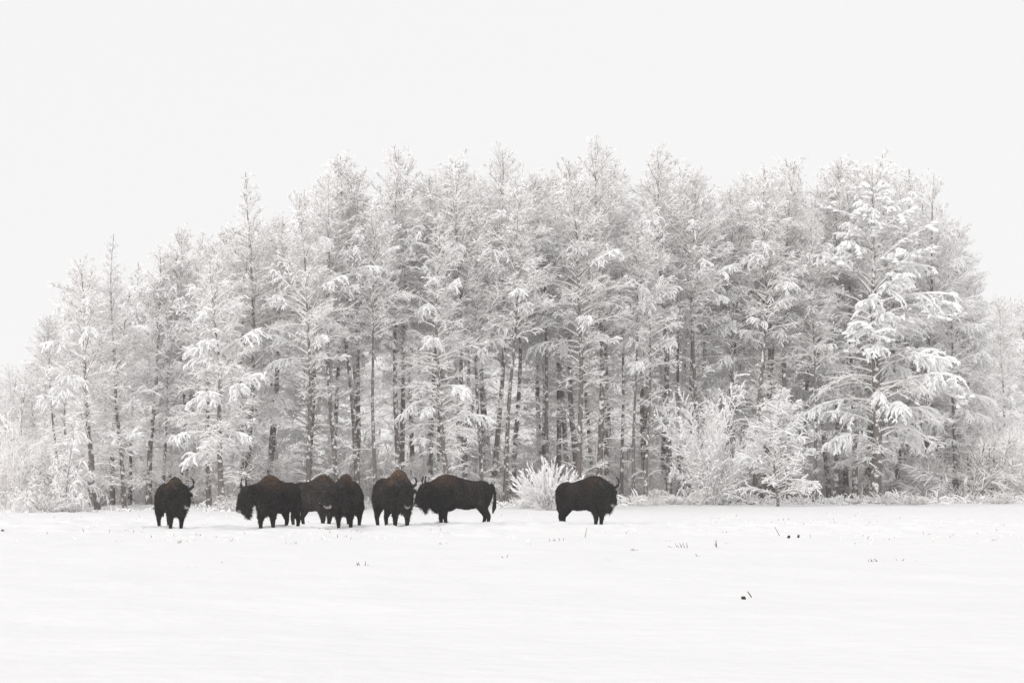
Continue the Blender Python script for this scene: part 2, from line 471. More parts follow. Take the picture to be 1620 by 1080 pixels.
def make_shrub(seed, H, stems, spread, n_sec, n_ter, tw, curve, rs=0.02, snow=0.02, lean0=0.0, ter_len=(0.15, 0.4), white=0.0, along=0.75, swt=1.0, mat=None, stem_mat=None):
    """several stems from one root, each with side twigs"""
    g = np.random.default_rng(seed)
    az = np.arange(stems) * 2.39996 + g.normal(0, 0.5, stems)
    tilt = lean0 + spread * np.sqrt(g.random(stems))
    d = np.stack([np.cos(az) * np.sin(tilt), np.sin(az) * np.sin(tilt), np.cos(tilt)], -1)
    L = H * g.uniform(0.5, 1.08, stems) / np.maximum(np.cos(tilt * 0.6), 0.5) * (1 - 0.25 * tilt / max(spread, .01))
    st = np.stack([0.10 * np.cos(az), 0.10 * np.sin(az), np.full(stems, -0.15)], -1)
    PP = grow(st, d, L, 8, curve * tilt / max(spread, .01), g, 0.05)
    PR = (rs * L / H)[:, None] * (1 - np.linspace(0, 1, 8))[None] ** 0.7 + tw
    Vt, Ft = tubes(PP, PR, 5, 0.2)
    pi_ = np.repeat(np.arange(stems), n_sec); N2 = len(pi_)
    t2 = g.uniform(0.15, 1.0, N2)
    p2, tan2 = interp_poly(PP[pi_], t2)
    rnd = norm(g.normal(0, 1, (N2, 3)) + np.array([0, 0, 0.25]))
    d2 = norm(tan2 * along + rnd * (1.5 - along))
    L2 = (0.18 + 0.30 * L[pi_] * (1 - 0.7 * t2)) * g.uniform(0.5, 1.1, N2)
    P2 = grow(p2, d2, L2, 4, np.full(N2, curve * 0.5), g, 0.08)
    R2 = np.array([1.3, 1.15, 1.0, 0.5])[None] * tw * g.uniform(0.8, 1.2, N2)[:, None]
    si = np.repeat(np.arange(N2), n_ter); N3 = len(si)
    p3, tan3 = interp_poly(P2[si], g.uniform(0.1, 1, N3))
    d3 = norm(tan3 * (along + .05) + norm(g.normal(0, 1, (N3, 3))) * (1.5 - along))
    P3 = grow(p3, d3, g.uniform(ter_len[0], ter_len[1], N3), 2, np.full(N3, curve * 0.4), g, 0.05)
    R3 = np.array([1.0, 0.45])[None] * tw * g.uniform(0.75, 1.2, N3)[:, None]
    Vc, Fc = join([tubes(P2, R2, 3, 0.5), tubes(P3, R3, 3, 0.4)])
    ms = g.random(N3) < max(snow, 1e-3); ms[0] = True
    m2 = g.random(N2) < white; 
    sp = [tubes(np.stack([P3[ms][:, 0], P3[ms].mean(1) + np.array([0, 0, .012]), P3[ms][:, 1]], 1) + np.array([0, 0, 0.01]), g.uniform(0.022, 0.05, ms.sum())[:, None] * np.array([0.6, 1.1, 0.2])[None], 5, 0.3)]
    if m2.any():
        sp.append(tubes(P2[m2] + np.array([0, 0, 0.015]), swt * g.uniform(0.03, 0.055, m2.sum())[:, None] * np.array([0.5, 1.1, 1.0, 0.2])[None], 5, 0.3))
    Vs, Fs = join(sp)
    return {'H': float(np.sort(Vc[:, 2])[-40]), 'stem': mesh_np("stem", Vt, Ft, stem_mat or mat or M_TWIG, False), 'crown': mesh_np("crown", Vc, Fc, mat or M_TWIG, False),
            'snow_load': mesh_np("snow_load", Vs, Fs, M_SNOW, True)}

PROTO['scrub'] = [make_shrub(600 + i, 5.5, 24, 0.65, 24, 7, 0.010, 0.5, rs=0.022, snow=0.012, ter_len=(0.2, 0.55), along=0.85, mat=M_RIME) for i in range(3)]
PROTO['thicket'] = [make_shrub(640 + i, 3.0, 26, 1.0, 14, 6, 0.010, 0.7, rs=0.016, snow=0.03, along=0.85) for i in range(2)]
PROTO['spiky'] = [make_shrub(660, 3.0, 190, 0.95, 8, 3, 0.010, 0.10, rs=0.016, snow=0.3, ter_len=(0.12, 0.3), white=0.5, along=1.15, swt=0.62, mat=M_RIME)]
PROTO['fan'] = [make_shrub(670, 7.5, 32, 0.72, 50, 8, 0.0070, 0.5, rs=0.010, snow=0.16, ter_len=(0.10, 0.26), white=0.3, swt=0.7, along=0.8, mat=M_RIME, stem_mat=M_TWIG)]
PROTO['bent'] = [make_shrub(680, 5.5, 13, 0.75, 24, 8, 0.011, 1.7, rs=0.026, snow=0.25, white=0.4, stem_mat=M_BARK)]

def place(name, proto, label, cat, group, x, y, H, rz, wid=1.0, tilt=(0, 0), sink=0.0):
    e = bpy.data.objects.new(name, None)
    e.empty_display_size = 0.5
    COL.objects.link(e)
    e.location = (x, y, gz(x, y) - sink)
    s = H / proto['H']
    e.scale = (s * wid, s * wid, s)
    e.rotation_euler = Euler((tilt[0], tilt[1], rz), 'XYZ') if tilt == (0, 0) else (Euler((tilt[0], tilt[1], 0)).to_matrix() @ Euler((0, 0, rz)).to_matrix()).to_euler()
    tag(e, label, cat, group)
    for k in proto:
        if k == 'H': continue
        c = link(k, proto[k], e)
        if k in ('snow_load', 'bough'): c['kind'] = 'stuff'
    return e

def place_px(name, kind, label, cat, group, xb, D, xt, yt, wid=1.0, var=None, rz=None):
    """stand a plant at distance D on the line of sight to column xb, tall and leaning enough for its top to reach (xt, yt)"""
    x = ray(xb, 790)[0] * D
    z0 = gz(x, D)
    H = (height_at(xb, yt, D) - z0) 
    lean = math.atan2(ray(xt, 600)[0] * D - x, H)
    pr = PROTO[kind]
    p = pr[random.randrange(len(pr)) if var is None else var % len(pr)]
    return place(name, p, label, cat, group, x, D, H, random.uniform(0, 6.28) if rz is None else rz, wid, (0, lean))

# ------------------------------------------------------------------ front trees, at the places the photograph shows
FG = "trees along the front of the wood"
FRONT = [  # base column, metres behind the wood's edge, top column, top row, kind, width, label
    (155, 0.5, 119, 396, 'small', 1.0, "thin dark trunk leaning left, first tall tree from the left end of the wood"),
    (144, 4.0, 128, 420, 'slender', 0.8, "thinner trunk standing close behind the leftmost leaning tree"),
    (197, 2.0, 181, 370, 'spire', 1.0, "pointed slim spire tree right of the leftmost leaning trunk"),
    (236, 8.0, 243, 378, 'small', 0.95, "frosted tree with rounded top behind the far left bison"),
    (352, 1.0, 322, 402, 'small', 1.05, "drooping heavily snow-laden tree between the two leftmost bison"),
    (388, 6.0, 385, 270, 'spire', 1.1, "lone tall spire rising above its neighbours on the left slope of the wood"),
    (296, 9.0, 292, 350, 'slender', 0.9, "dense pale tree behind the drooping snow-laden tree"),
    (425, 9.0, 440, 330, 'slender', 0.9, "pale tree in the notch right of the lone spire"),
    (488, 1.5, 468, 298, 'slender', 1.0, "dark trunked tree directly above the bison seen in left profile"),
    (536, 2.5, 520, 262, 'slender', 1.0, "straight trunk above the bison partly hidden in the herd"),
    (566, 4.0, 547, 233, 'slender', 1.05, "tall tree above the gap between the two middle pairs of bison"),
    (595, 2.0, 592, 300, 'slender', 0.9, "clean straight trunk above the rump of the big brown humped bison"),
    (632, 3.5, 624, 226, 'slender', 1.05, "high topped tree above the brown humped bison's back"),
    (680, 6.0, 672, 268, 'slender', 0.9, "narrow trunk just left of the many-branched tree above the touching bison"),
    (710, 0.5, 700, 330, 'full', 1.0, "many-branched tree with low spreading snowy boughs above the two touching bison"),
    (739, 3.0, 708, 236, 'slender', 1.0, "thick dark trunk just right of the many-branched tree"),
    (763, 2.0, 765, 300, 'slender', 0.85, "slim trunk above the tail end of the side-on black bison"),
    (778, 5.0, 795, 221, 'slender', 1.05, "second slim trunk above the side-on black bison's tail"),
    (800, 2.0, 806, 270, 'slender', 1.0, "dark trunk left of the spiky frosted shrub"),
    (867, 5.0, 838, 262, 'slender', 0.95, "trunk rising from behind the spiky frosted shrub"),
    (915, 1.5, 902, 246, 'slender', 1.1, "tall dark trunk above the lone bison's back"),
    (946, 2.5, 948, 211, 'slender', 1.1, "tallest tree top of the wood, straight trunk above the lone bison's head"),
    (982, 5.0, 985, 300, 'slender', 0.85, "thin trunk first right of the lone bison's head"),
    (1002, 1.5, 1000, 330, 'slender', 0.8, "bare slim trunk second right of the lone bison's head"),
    (1021, 1.0, 1018, 315, 'slender', 0.8, "bare slim trunk third right of the lone bison's head"),
    (1058, 4.0, 1050, 224, 'slender', 1.1, "tree with a bushy fan top between bare trunks and the white bush"),
    (1075, 8.0, 1082, 280, 'slender', 0.85, "thin trunk rising just left of the wide white bush"),
    (1103, 2.5, 1112, 254, 'slender', 1.0, "dark trunk rising from the wide white bush with a pointed top"),
    (1146, 6.0, 1150, 296, 'slender', 0.9, "slim trunk behind the middle of the wide white bush"),
    (1158, 9.0, 1172, 268, 'slender', 0.85, "faint trunk behind the right side of the wide white bush"),
    (1194, 3.0, 1202, 255, 'slender', 1.0, "trunk rising between the two white bushes"),
    (1208, 7.0, 1222, 300, 'slender', 0.85, "thin trunk just left of the young white tree's tip"),
    (1250, 4.0, 1262, 244, 'slender', 1.1, "tall tree rising behind the young white tree"),
    (1288, 2.0, 1290, 330, 'slender', 0.9, "short dark trunk right of the young white tree"),
    (1322, 7.0, 1345, 240, 'slender', 1.1, "tall fine-twigged tree left behind the thick pillowed tree"),
    (1384, 0.5, 1400, 246, 'broad', 1.15, "thick trunked tree with round pillows of snow near the right end"),
    (1420, 9.0, 1408, 230, 'full', 0.95, "fine-twigged tree whose top shows over the pillowed tree"),
    (1470, 6.0, 1476, 266, 'full', 1.05, "pointed tree on the right shoulder of the wood"),
    (1512, 5.0, 1508, 380, 'full', 0.9, "sloping outermost tree at the right end of the wood"),
]
for i, (xb, dd, xt, yt, kd, wd, lab) in enumerate(FRONT):
    place_px("frosted_tree", kd, lab, "tree", FG, xb, edge_D(xb) + dd, xt, yt, wd, var=i)

# trees deeper in the wood, their tops below the wood's outline
ENV_X = [40, 70, 118, 180, 243, 290, 340, 385, 430, 468, 520, 545, 590, 625, 665, 705, 750, 795, 840, 900, 948, 1000, 1050, 1112, 1160, 1202, 1262, 1300, 1350, 1405, 1440, 1476, 1510, 1535]
ENV_Y = [600, 520, 420, 410, 385, 352, 330, 320, 322, 300, 262, 240, 262, 235, 262, 242, 255, 226, 260, 252, 235, 255, 240, 265, 270, 258, 250, 265, 244, 236, 262, 285, 350, 440]
for px, dd, top, wd in ((1440, 14, 262, 1.1), (1496, 12, 318, 1.15), (1520, 15, 385, 1.2), (1538, 10, 450, 1.3), (1452, 22, 275, 1.1), (1370, 13, 250, 1.1)):
    place_px("frosted_tree", 'full', "full-crowned tree in the dense right shoulder of the wood behind the pillowed tree", "tree", "trees in the right shoulder of the wood",
             px, edge_D(px) + dd, px + random.uniform(-6, 6), top, wd)
for row, (d0, n) in enumerate(((9, 30), (17, 27), (26, 20))):
    for k in range(n):
        px = 75 + (k + 0.5 + random.uniform(-0.4, 0.4)) * (1520 - 75) / n
        D = edge_D(px) + d0 + random.uniform(-4, 4)
        top = float(np.interp(px, ENV_X, ENV_Y)) + 6 + abs(random.gauss(0, 30))
        kd = random.choice(['slender'] * 5 + ['full', 'spire'])
        place_px("frosted_tree", kd, "slim frosted tree deep in the wood behind the front row of trunks", "tree", "trees deep in the wood",
                 px, D, px + random.gauss(0, 17), top, random.uniform(0.85, 1.2))
# low trees that close the two ends of the wood
for k in range(7):
    px = -40 + k * 16 + random.uniform(-5, 5)
    place_px("frosted_tree", 'full', "low pale rounded tree filling the left end of the wood", "tree", "low trees at the left end of the wood",
             px, edge_D(px) + 14 + random.uniform(0, 16), px, 640 - k * 8 + random.uniform(-15, 15), 1.5)
# far woods left and right
for side, cols, tops, D0, lab, grp in (('l', np.linspace(-120, 110, 17), 545, 330, "hazy pale tree of the far wood beyond the left end", "far trees on the left"),
                                  ('r', np.linspace(1490, 1780, 22), 462, 300, "hazy pale tree of the far wood beyond the right end", "far trees on the right")):
    for px in cols:
        px = px + random.uniform(-6, 6)
        place_px("distant_tree", random.choice(['slender', 'full', 'full']), lab, "tree", grp, px, D0 + random.uniform(-25, 45), px + random.uniform(-4, 4), tops + abs(random.gauss(0, 18)), 1.2)
place_px("frosted_tree", 'slender', "faint pale trunk standing alone in the gap right of the wood", "tree", FG, 1582, 215, 1580, 462, 1.2, var=1)

for k in range(46):
    px = 120 + (k + random.uniform(0, 1)) * 1380 / 46
    place_px("distant_tree", random.choice(['slender', 'full', 'full']), "hazy pale tree of the far wood glimpsed between the trunks", "tree", "far trees behind the wood", px, random.uniform(240, 330), px, 500 + abs(random.gauss(0, 30)), 1.4)

# ------------------------------------------------------------------ shrubs
place_px("spiky_shrub", 'spiky', "white spiky frosted shrub fanning out behind the lone bison's rump", "shrub", "shrubs at the wood's edge", 868, 122, 868, 722, 0.95)
place_px("frosted_bush", 'fan', "wide white frosted bush with fanned branches, left of the pointed young tree", "bush", "shrubs at the wood's edge", 1128, 136, 1130, 588, 0.80)
place_px("young_tree", 'young', "pointed young tree coated white, standing in front of the wood's edge", "young tree", "shrubs at the wood's edge", 1232, 134, 1238, 608, 1.2)
place_px("bent_tree", 'bent', "small multi-stemmed tree bowed by snow at the far left", "small tree", "shrubs at the wood's edge", 101, 113, 92, 668, 0.6)
place_px("bent_tree", 'bent', "leafless stubby bush at the left margin below the bowed tree", "bush", "shrubs at the wood's edge", 50, 114, 46, 728, 0.7)
place_px("dark_bush", 'thicket', "dark hollow bush at the foot of the right end of the wood", "bush", "shrubs at the wood's edge", 1532, 151, 1530, 690, 1.3)
place_px("pale_bush", 'scrub', "large pale arching bush at the right margin of the picture", "bush", "shrubs at the wood's edge", 1590, 152, 1590, 615, 0.8)
place_px("pale_bush", 'scrub', "pale twiggy bush in the left bottom corner of the wood", "bush", "shrubs at the wood's edge", 12, 116, 12, 655, 0.75)

for k in range(120):
    px = -20 + (k + random.uniform(0, 1)) * 1660 / 120
    D = edge_D(px) + random.choice([7, 14, 22, 32, 40, 48]) + random.uniform(-3, 3)
    place_px("frosted_scrub", random.choice(['scrub', 'scrub', 'thicket']), "fine grey twiggy scrub growing between the trunks of the wood", "scrub", "scrub under the trees",
             px, D, px, random.choice([random.uniform(650, 700), random.uniform(690, 755), random.uniform(700, 760)]), random.uniform(0.75, 1.05))

for k in range(24):
    px = random.choice([random.uniform(800, 1620), random.uniform(980, 1620), random.uniform(0, 800)])
    if 840 < px < 985: px += 160
    place_px("snowy_clump", 'thicket', "low clump of stems capped with snow at the foot of the wood", "bush", "low clumps along the wood's edge",
             px, edge_D(px) - random.uniform(0.5, 4), px, 792 - random.uniform(4, 20), random.uniform(1.0, 1.6))

# snow-capped weeds along the foot of the wood: uncountable
def build_weeds():
    g = np.random.default_rng(5)
    parts_w, parts_s = [], []
    n = 0
    Ps, Ls = [], []
    for k in range(1700):
        px = g.uniform(-30, 1650)
        dens = np.interp(px, [0, 780, 800, 1000, 1620], [0.25, 0.22, 0.9, 1.0, 1.0])
        if g.random() > dens: continue
        D = edge_D(px) - 2.5 + g.exponential(2.5)
        x = ray(px, 790)[0] * D
        hh = g.choice([g.uniform(0.12, 0.4), g.uniform(0.12, 0.4), g.uniform(0.3, 0.8)]) * np.interp(px, [0, 780, 820, 1620], [0.6, 0.6, 1.25, 1.25])
        z = gz(x, D)
        m = int(g.integers(5, 10))
        az = g.uniform(0, 6.28, m); ti = g.uniform(0.1, 1.1, m)
        d = np.stack([np.cos(az) * np.sin(ti), np.sin(az) * np.sin(ti), np.cos(ti)], -1)
        L = hh * g.uniform(0.6, 1.3, m)
        st = np.array([x, D, z - 0.05])[None] + np.concatenate([g.normal(0, 0.12, (m, 2)), np.zeros((m, 1))], 1)
        P = grow(st, d, L, 5, np.full(m, 1.3), g, 0.12)
        Ps.append(P)
    P = np.concatenate(Ps)
    Rr = np.array([0.010, 0.014, 0.02, 0.024, 0.01])[None] * g.uniform(0.7, 1.5, len(P))[:, None]
    V, F = tubes(P, Rr, 3, 0.6)
    o = link("frosted_weeds", mesh_np("frosted_weeds", V, F, M_WEED, False))
    tag(o, "snow covered dead weeds along the foot of the wood", None, None, 'stuff')
    ms = g.random(len(P)) < 0.6
    q = P[ms][:, 1:] + np.array([0, 0, 0.02])
    V, F = tubes(q, np.array([0.014, 0.032, 0.04, 0.01])[None] * g.uniform(0.5, 1.6, len(q))[:, None], 5, 0.4)
    o = link("weed_snow", mesh_np("weed_snow", V, F, M_SNOW, True))
    tag(o, "clods of snow hanging on the weeds at the foot of the wood", None, None, 'stuff')
    # stubble pricking through the snow of the field
    Ps = []
    for k in range(900):
        y = g.uniform(60, 112); px = g.uniform(0, 1620)
        if y > edge_D(px) - 4: continue
        x = ray(px, 790)[0] * y
        if vnoise(np.array([x / 5.0]), np.array([y / 6.0]), 21)[0] < 0.05: continue
        m = int(g.integers(2, 6)); az = g.uniform(0, 6.28, m); ti = g.uniform(0.2, 1.2, m)
        d = np.stack([np.cos(az) * np.sin(ti), np.sin(az) * np.sin(ti), np.cos(ti)], -1)
        st = np.array([x, y, gz(x, y) - 0.02])[None] + np.concatenate([g.normal(0, 0.10, (m, 2)), np.zeros((m, 1))], 1)
        Ps.append(grow(st, d, g.uniform(0.05, 0.16, m), 3, np.full(m, 0.8), g, 0.1))
    P = np.concatenate(Ps)
    V, F = tubes(P, np.array([0.009, 0.008, 0.004])[None] * g.uniform(0.7, 1.5, len(P))[:, None], 3)
    o = link("grass_stubble", mesh_np("grass_stubble", V, F, M_WEED, False))
    tag(o, "tips of dead grass pricking through the snow of the field", None, None, 'stuff')
build_weeds()

# ------------------------------------------------------------------ bison
def ellipsoid(c, r, rot=None):
    bm = bmesh.new(); bmesh.ops.create_icosphere(bm, subdivisions=3, radius=1.0)
    V = np.array([v.co[:] for v in bm.verts]) * np.array(r); F = np.array([[v.index for v in f.verts] for f in bm.faces]); bm.free()
    if rot is not None: V = V @ np.array(rot).T
    return V + np.array(c), np.concatenate([F, F[:, 2:3]], 1)

def capsule_chain(pts, rads, flat=1.0):
    """string of overlapping spheres along tapered limbs (fused later into the one body surface)"""
    res = []
    for (p, q), (a, b) in zip(zip(pts[:-1], pts[1:]), zip(rads[:-1], rads[1:])):
        p = np.array(p, float); q = np.array(q, float)
        n = max(2, int(np.linalg.norm(q - p) / (0.35 * min(a, b))) + 1)
        for t in np.linspace(0, 1, n):
            r = a + (b - a) * t
            bm = bmesh.new(); bmesh.ops.create_icosphere(bm, subdivisions=2, radius=r)
            V = np.array([v.co[:] for v in bm.verts]); F = np.array([[v.index for v in f.verts] for f in bm.faces]); bm.free()
            V[:, 1] *= flat
            res.append((V + p + (q - p) * t, np.concatenate([F, F[:, 2:3]], 1)))
    return join(res)

def make_bison(name, label, px, py, theta, height, head_yaw=0.0, head_pitch=0.0, reach=0.40, drop=0.02, horn=1.0, legs=(0, 0, 0, 0), brown=1.0, seed=1, hump=1.0, tail=True, tail_x=0.0, shade=1.0, bulk=1.0):
    """theta: degrees the body is turned to the right (+) or left (-) of facing the camera"""
    g = np.random.default_rng(900 + seed)
    piv = np.array([0.66, 0, 1.13])
    Ry = Matrix.Rotation(-head_pitch, 3, 'Y'); Rz = Matrix.Rotation(head_yaw, 3, 'Z')
    HM = np.array(Rz @ Ry)
    Ho = piv + HM @ np.array([reach, 0, -drop])
    def hd(p): return Ho + HM @ np.array(p, float)
    b = bulk
    P = [ellipsoid((-0.80, 0, 1.00), (0.42, 0.34 * b, 0.43)), ellipsoid((-0.30, 0, 0.94), (0.78, 0.41 * b, 0.50)),
         ellipsoid((0.36, 0, 0.96), (0.56, 0.39 * b, 0.58)), ellipsoid((0.42, 0, 0.98), (0.40, 0.41 * b, 0.36)), ellipsoid((0.32, 0, 1.24), (0.56, 0.22, 0.40 * hump)),
         ellipsoid((0.05, 0, 1.14), (0.75, 0.24, 0.38)), ellipsoid((0.66, 0, 0.78), (0.32, 0.24, 0.42)),
         ellipsoid((0.72, 0, 0.56), (0.16, 0.12, 0.22))]
    P.append(capsule_chain([(0.5, 0, 1.14), tuple(Ho)], [0.37, 0.26], 0.8))
    # head, ears, beard
    P.append(capsule_chain([hd((-0.02, 0, -0.02)), hd((0.10, 0, -0.08)), hd((0.24, 0, -0.32)), hd((0.31, 0, -0.45))], [0.21, 0.205, 0.15, 0.115]))
    P.append(capsule_chain([hd((-0.08, 0, -0.20)), hd((0.10, 0, -0.42)), hd((0.24, 0, -0.50))], [0.19, 0.14, 0.09]))
    P.append(capsule_chain([hd((0.02, 0, -0.45)), hd((0.06, 0, -0.62)), hd((0.05, 0, -0.74))], [0.14, 0.085, 0.035]))
    P.append(ellipsoid(hd((0.02, 0, 0.10)), (0.17, 0.19, 0.13)))
    for s in (-1, 1):
        P.append(capsule_chain([hd((-0.02, s * 0.17, -0.03)), hd((-0.03, s * 0.27, -0.05)), hd((-0.02, s * 0.35, -0.10))], [0.05, 0.066, 0.03]))
    # legs: fore then hind, right (-) then left (+)
    k = 0
    for s in (-1, 1):
        dx = legs[k]; k += 1
        P.append(capsule_chain([(0.46, s * 0.20, 0.78), (0.47 + dx * .4, s * 0.20, 0.45), (0.49 + dx * .8, s * 0.19, 0.20), (0.46 + dx, s * 0.19, -0.05), (0.49 + dx, s * 0.19, -0.24)],
                               [0.21, 0.135, 0.084, 0.062, 0.074]))
    for s in (-1, 1):
        dx = legs[k]; k += 1
        P.append(ellipsoid((-0.84, s * 0.17, 0.82), (0.30, 0.18, 0.42)))
        P.append(capsule_chain([(-0.80 + dx * .2, s * 0.19, 0.62), (-0.90 + dx * .5, s * 0.19, 0.40), (-1.00 + dx * .8, s * 0.18, 0.22), (-0.95 + dx, s * 0.18, -0.02), (-0.92 + dx, s * 0.18, -0.24)],
                               [0.20, 0.12, 0.078, 0.060, 0.072]))
    V, F = join(P)
    tmp = bpy.data.objects.new("tmp", mesh_np("tmp", V, F))
    COL.objects.link(tmp)
    md = tmp.modifiers.new("r", 'REMESH'); md.mode = 'VOXEL'; md.voxel_size = 0.032
    sm = tmp.modifiers.new("s", 'SMOOTH'); sm.iterations = 4; sm.factor = 0.5
    dg = bpy.context.evaluated_depsgraph_get()
    me = bpy.data.meshes.new_from_object(tmp.evaluated_get(dg))
    old = tmp.data
    bpy.data.objects.remove(tmp); bpy.data.meshes.remove(old)
    n = len(me.vertices)
    co = np.empty(n * 3, np.float32); me.vertices.foreach_get("co", co); co = co.reshape(-1, 3).astype(float)
    no = np.empty(n * 3, np.float32); me.vertices.foreach_get("normal", no); no = no.reshape(-1, 3).astype(float)
    # coat relief: tufts and folds
    rel = 0.010 * vnoise(co[:, 0] * 9 + co[:, 1] * 5, co[:, 2] * 7 + co[:, 1] * 6, seed) + 0.007 * vnoise(co[:, 0] * 24 + co[:, 1] * 17, co[:, 2] * 17 - co[:, 1] * 11, seed + 3)
    rel *= np.clip((co[:, 2] - 0.15) / 0.5, 0.1, 1)
    co = co + no * rel[:, None]
    me.vertices.foreach_set("co", co.astype(np.float32).ravel())
    # coat colours: black-brown, chestnut over hump and neck, pale ring round the muzzle
    def coat(c):
        dark = np.array([0.0100, 0.0083, 0.0077]) * shade
        ches = np.array([0.070, 0.041, 0.026]) * brown * shade
        hl = (c - Ho) @ HM                                 # head coordinates
        wgt = np.exp(-((c[:, 0] - 0.40) / 0.48) ** 2) * np.clip((c[:, 2] - 1.10) / 0.42, 0, 1)
        wgt *= 0.75 + 0.35 * vnoise(c[:, 0] * 6, c[:, 2] * 6 + c[:, 1] * 5, seed + 7)
        on_head = np.exp(-(np.linalg.norm(hl - np.array([0.1, 0, -0.15]), axis=1) / 0.30) ** 4)
        wgt = np.clip(wgt * (1 - 0.85 * on_head), 0, 1)
        flank = np.clip(1 - np.abs(c[:, 0] + 0.35) / 0.6, 0, 1) * 0.35 * np.clip((c[:, 2] - .5) / .5, 0, 1)
        mot = 1 + 0.5 * vnoise(c[:, 0] * 5 + c[:, 1] * 3, c[:, 2] * 4 + c[:, 1] * 4, seed + 13) + 0.25 * vnoise(c[:, 0] * 13 + c[:, 1] * 7, c[:, 2] * 10 + c[:, 1] * 9, seed + 17)
        dark = dark[None] * mot[:, None]
        col = dark * (1 + flank[:, None] * np.array([1.0, 0.8, 0.7])) * (1 - wgt[:, None]) + ches[None] * wgt[:, None]
        mz = np.clip(1.35 - np.linalg.norm((hl - np.array([0.36, 0, -0.50])) / np.array([0.095, 0.115, 0.075]), axis=1), 0, 1)
        nose = np.clip(1.5 - np.linalg.norm((hl - np.array([0.41, 0, -0.43])) / np.array([0.07, 0.09, 0.05]), axis=1), 0, 1)
        mz = np.clip(mz * 2, 0, 1) * (1 - np.clip(nose * 2, 0, 1))
        col = col * (1 - mz[:, None]) + np.array([0.22, 0.205, 0.20])[None] * mz[:, None]
        return np.concatenate([col, np.ones((len(c), 1))], 1)
    at = me.color_attributes.new("coat", 'FLOAT_COLOR', 'POINT')
    at.data.foreach_set("color", coat(co).astype(np.float32).ravel())
    me.materials.clear(); me.materials.append(M_FUR)
    me.polygons.foreach_set("use_smooth", np.full(len(me.polygons), True))
    me.update(); me.name = "body"
    s = height / (1.24 + 0.40 * hump)
    D = -EYE / ray(px, py)[1]
    x = ray(px, py)[0] * D
    root = bpy.data.objects.new(name, None); COL.objects.link(root)
    zs = [gz(x + a, D + b) for a in (-.8, -.4, 0, .4, .8) for b in (-.9, -.5, 0, .5, .9)]
    root.location = (x, D, float(np.mean(zs)) + 0.04); th = R(theta)
    root.rotation_euler = (0, 0, math.atan2(-math.cos(th), math.sin(th)))
    root.scale = (s, s, s)
    tag(root, label, "bison", "bison standing in the snow")
    link("body", me, root)
    # shaggy hair
    nf = 15000
    pick = g.integers(0, n, nf)
    c0 = co[pick]; n0 = no[pick]
    ok = c0[:, 2] > 0.12
    c0, n0 = c0[ok], n0[ok]
    hl = (c0 - Ho) @ HM
    mzd = np.linalg.norm(hl - np.array([0.34, 0, -0.45]), axis=1)
    ok = mzd > 0.16
    c0, n0, hl = c0[ok], n0[ok], hl[ok]
    ln = np.full(len(c0), 0.040)
    fore = np.clip((c0[:, 0] - 0.0) / 0.4, 0, 1)
    ln += fore * 0.035 + np.clip((0.75 - c0[:, 2]) / 0.3, 0, 1) * (c0[:, 0] > 0.55) * 0.06
    ln += 0.07 * np.exp(-(np.linalg.norm(hl - np.array([0.05, 0, -0.62]), axis=1) / 0.22) ** 2)
    ln *= 0.65 * np.clip((c0[:, 2] + 0.1) / 0.5, 0.25, 1) * g.uniform(0.6, 1.4, len(c0))
    dr = norm(n0 * 0.75 + np.array([-0.45, 0, -0.65]) + g.normal(0, 0.25, n0.shape))
    sd_ = norm(np.cross(dr, n0) + 1e-4) * 0.011
    tip = c0 + dr * ln[:, None]
    Vh = np.stack([c0 - sd_ - n0 * 0.01, c0 + sd_ - n0 * 0.01, tip], 1).reshape(-1, 3)
    Fh = np.arange(len(Vh)).reshape(-1, 3)
    ch = coat(c0); ch[:, :3] *= np.exp(g.normal(0, 0.65, len(c0)))[:, None]
    link("fur", mesh_np("fur", Vh, Fh, M_FUR, False, np.repeat(ch, 3, 0)), root)
    # horns and eyes
    for sgn in (-1, 1):
        pts = np.array([hd(np.array([0.03, sgn * 0.14, 0.08]) + horn * (np.array(p) - np.array([0.03, sgn * 0.14, 0.08]))) for p in ((0.03, sgn * 0.14, 0.08), (0.04, sgn * 0.24, 0.11), (0.06, sgn * 0.34, 0.19), (0.06, sgn * 0.37, 0.31), (0.04, sgn * 0.33, 0.42), (0.02, sgn * 0.26, 0.49))])
        Vn, Fn = tubes(pts[None], np.array([[0.058, 0.054, 0.047, 0.038, 0.026, 0.008]]), 8)
        link("horn", mesh_np("horn", Vn, Fn, M_HORN, True), root)
        Ve, Fe = ellipsoid(hd((0.215, sgn * 0.135, -0.17)), (0.026, 0.024, 0.026))
        link("eye", mesh_np("eye", Ve, Fe[:, :3], M_EYE, True), root)
    if tail:
        Vn, Fn = tubes(np.array([[(-1.12 + tail_x, 0, 1.30), (-1.23 + tail_x, 0.01, 1.17), (-1.275 + tail_x, 0.02, 0.95), (-1.275 + tail_x, 0.02, 0.72), (-1.25 + tail_x, 0.02, 0.5), (-1.20 + tail_x, 0.02, 0.30)]]),
                       np.array([[0.075, 0.058, 0.045, 0.055, 0.070, 0.015]]), 8)
        link("tail", mesh_np("tail", Vn, Fn, M_FUR, True, np.tile(np.array([[0.0105, 0.009, 0.0085, 1]]), (len(Vn), 1))), root)
    return root

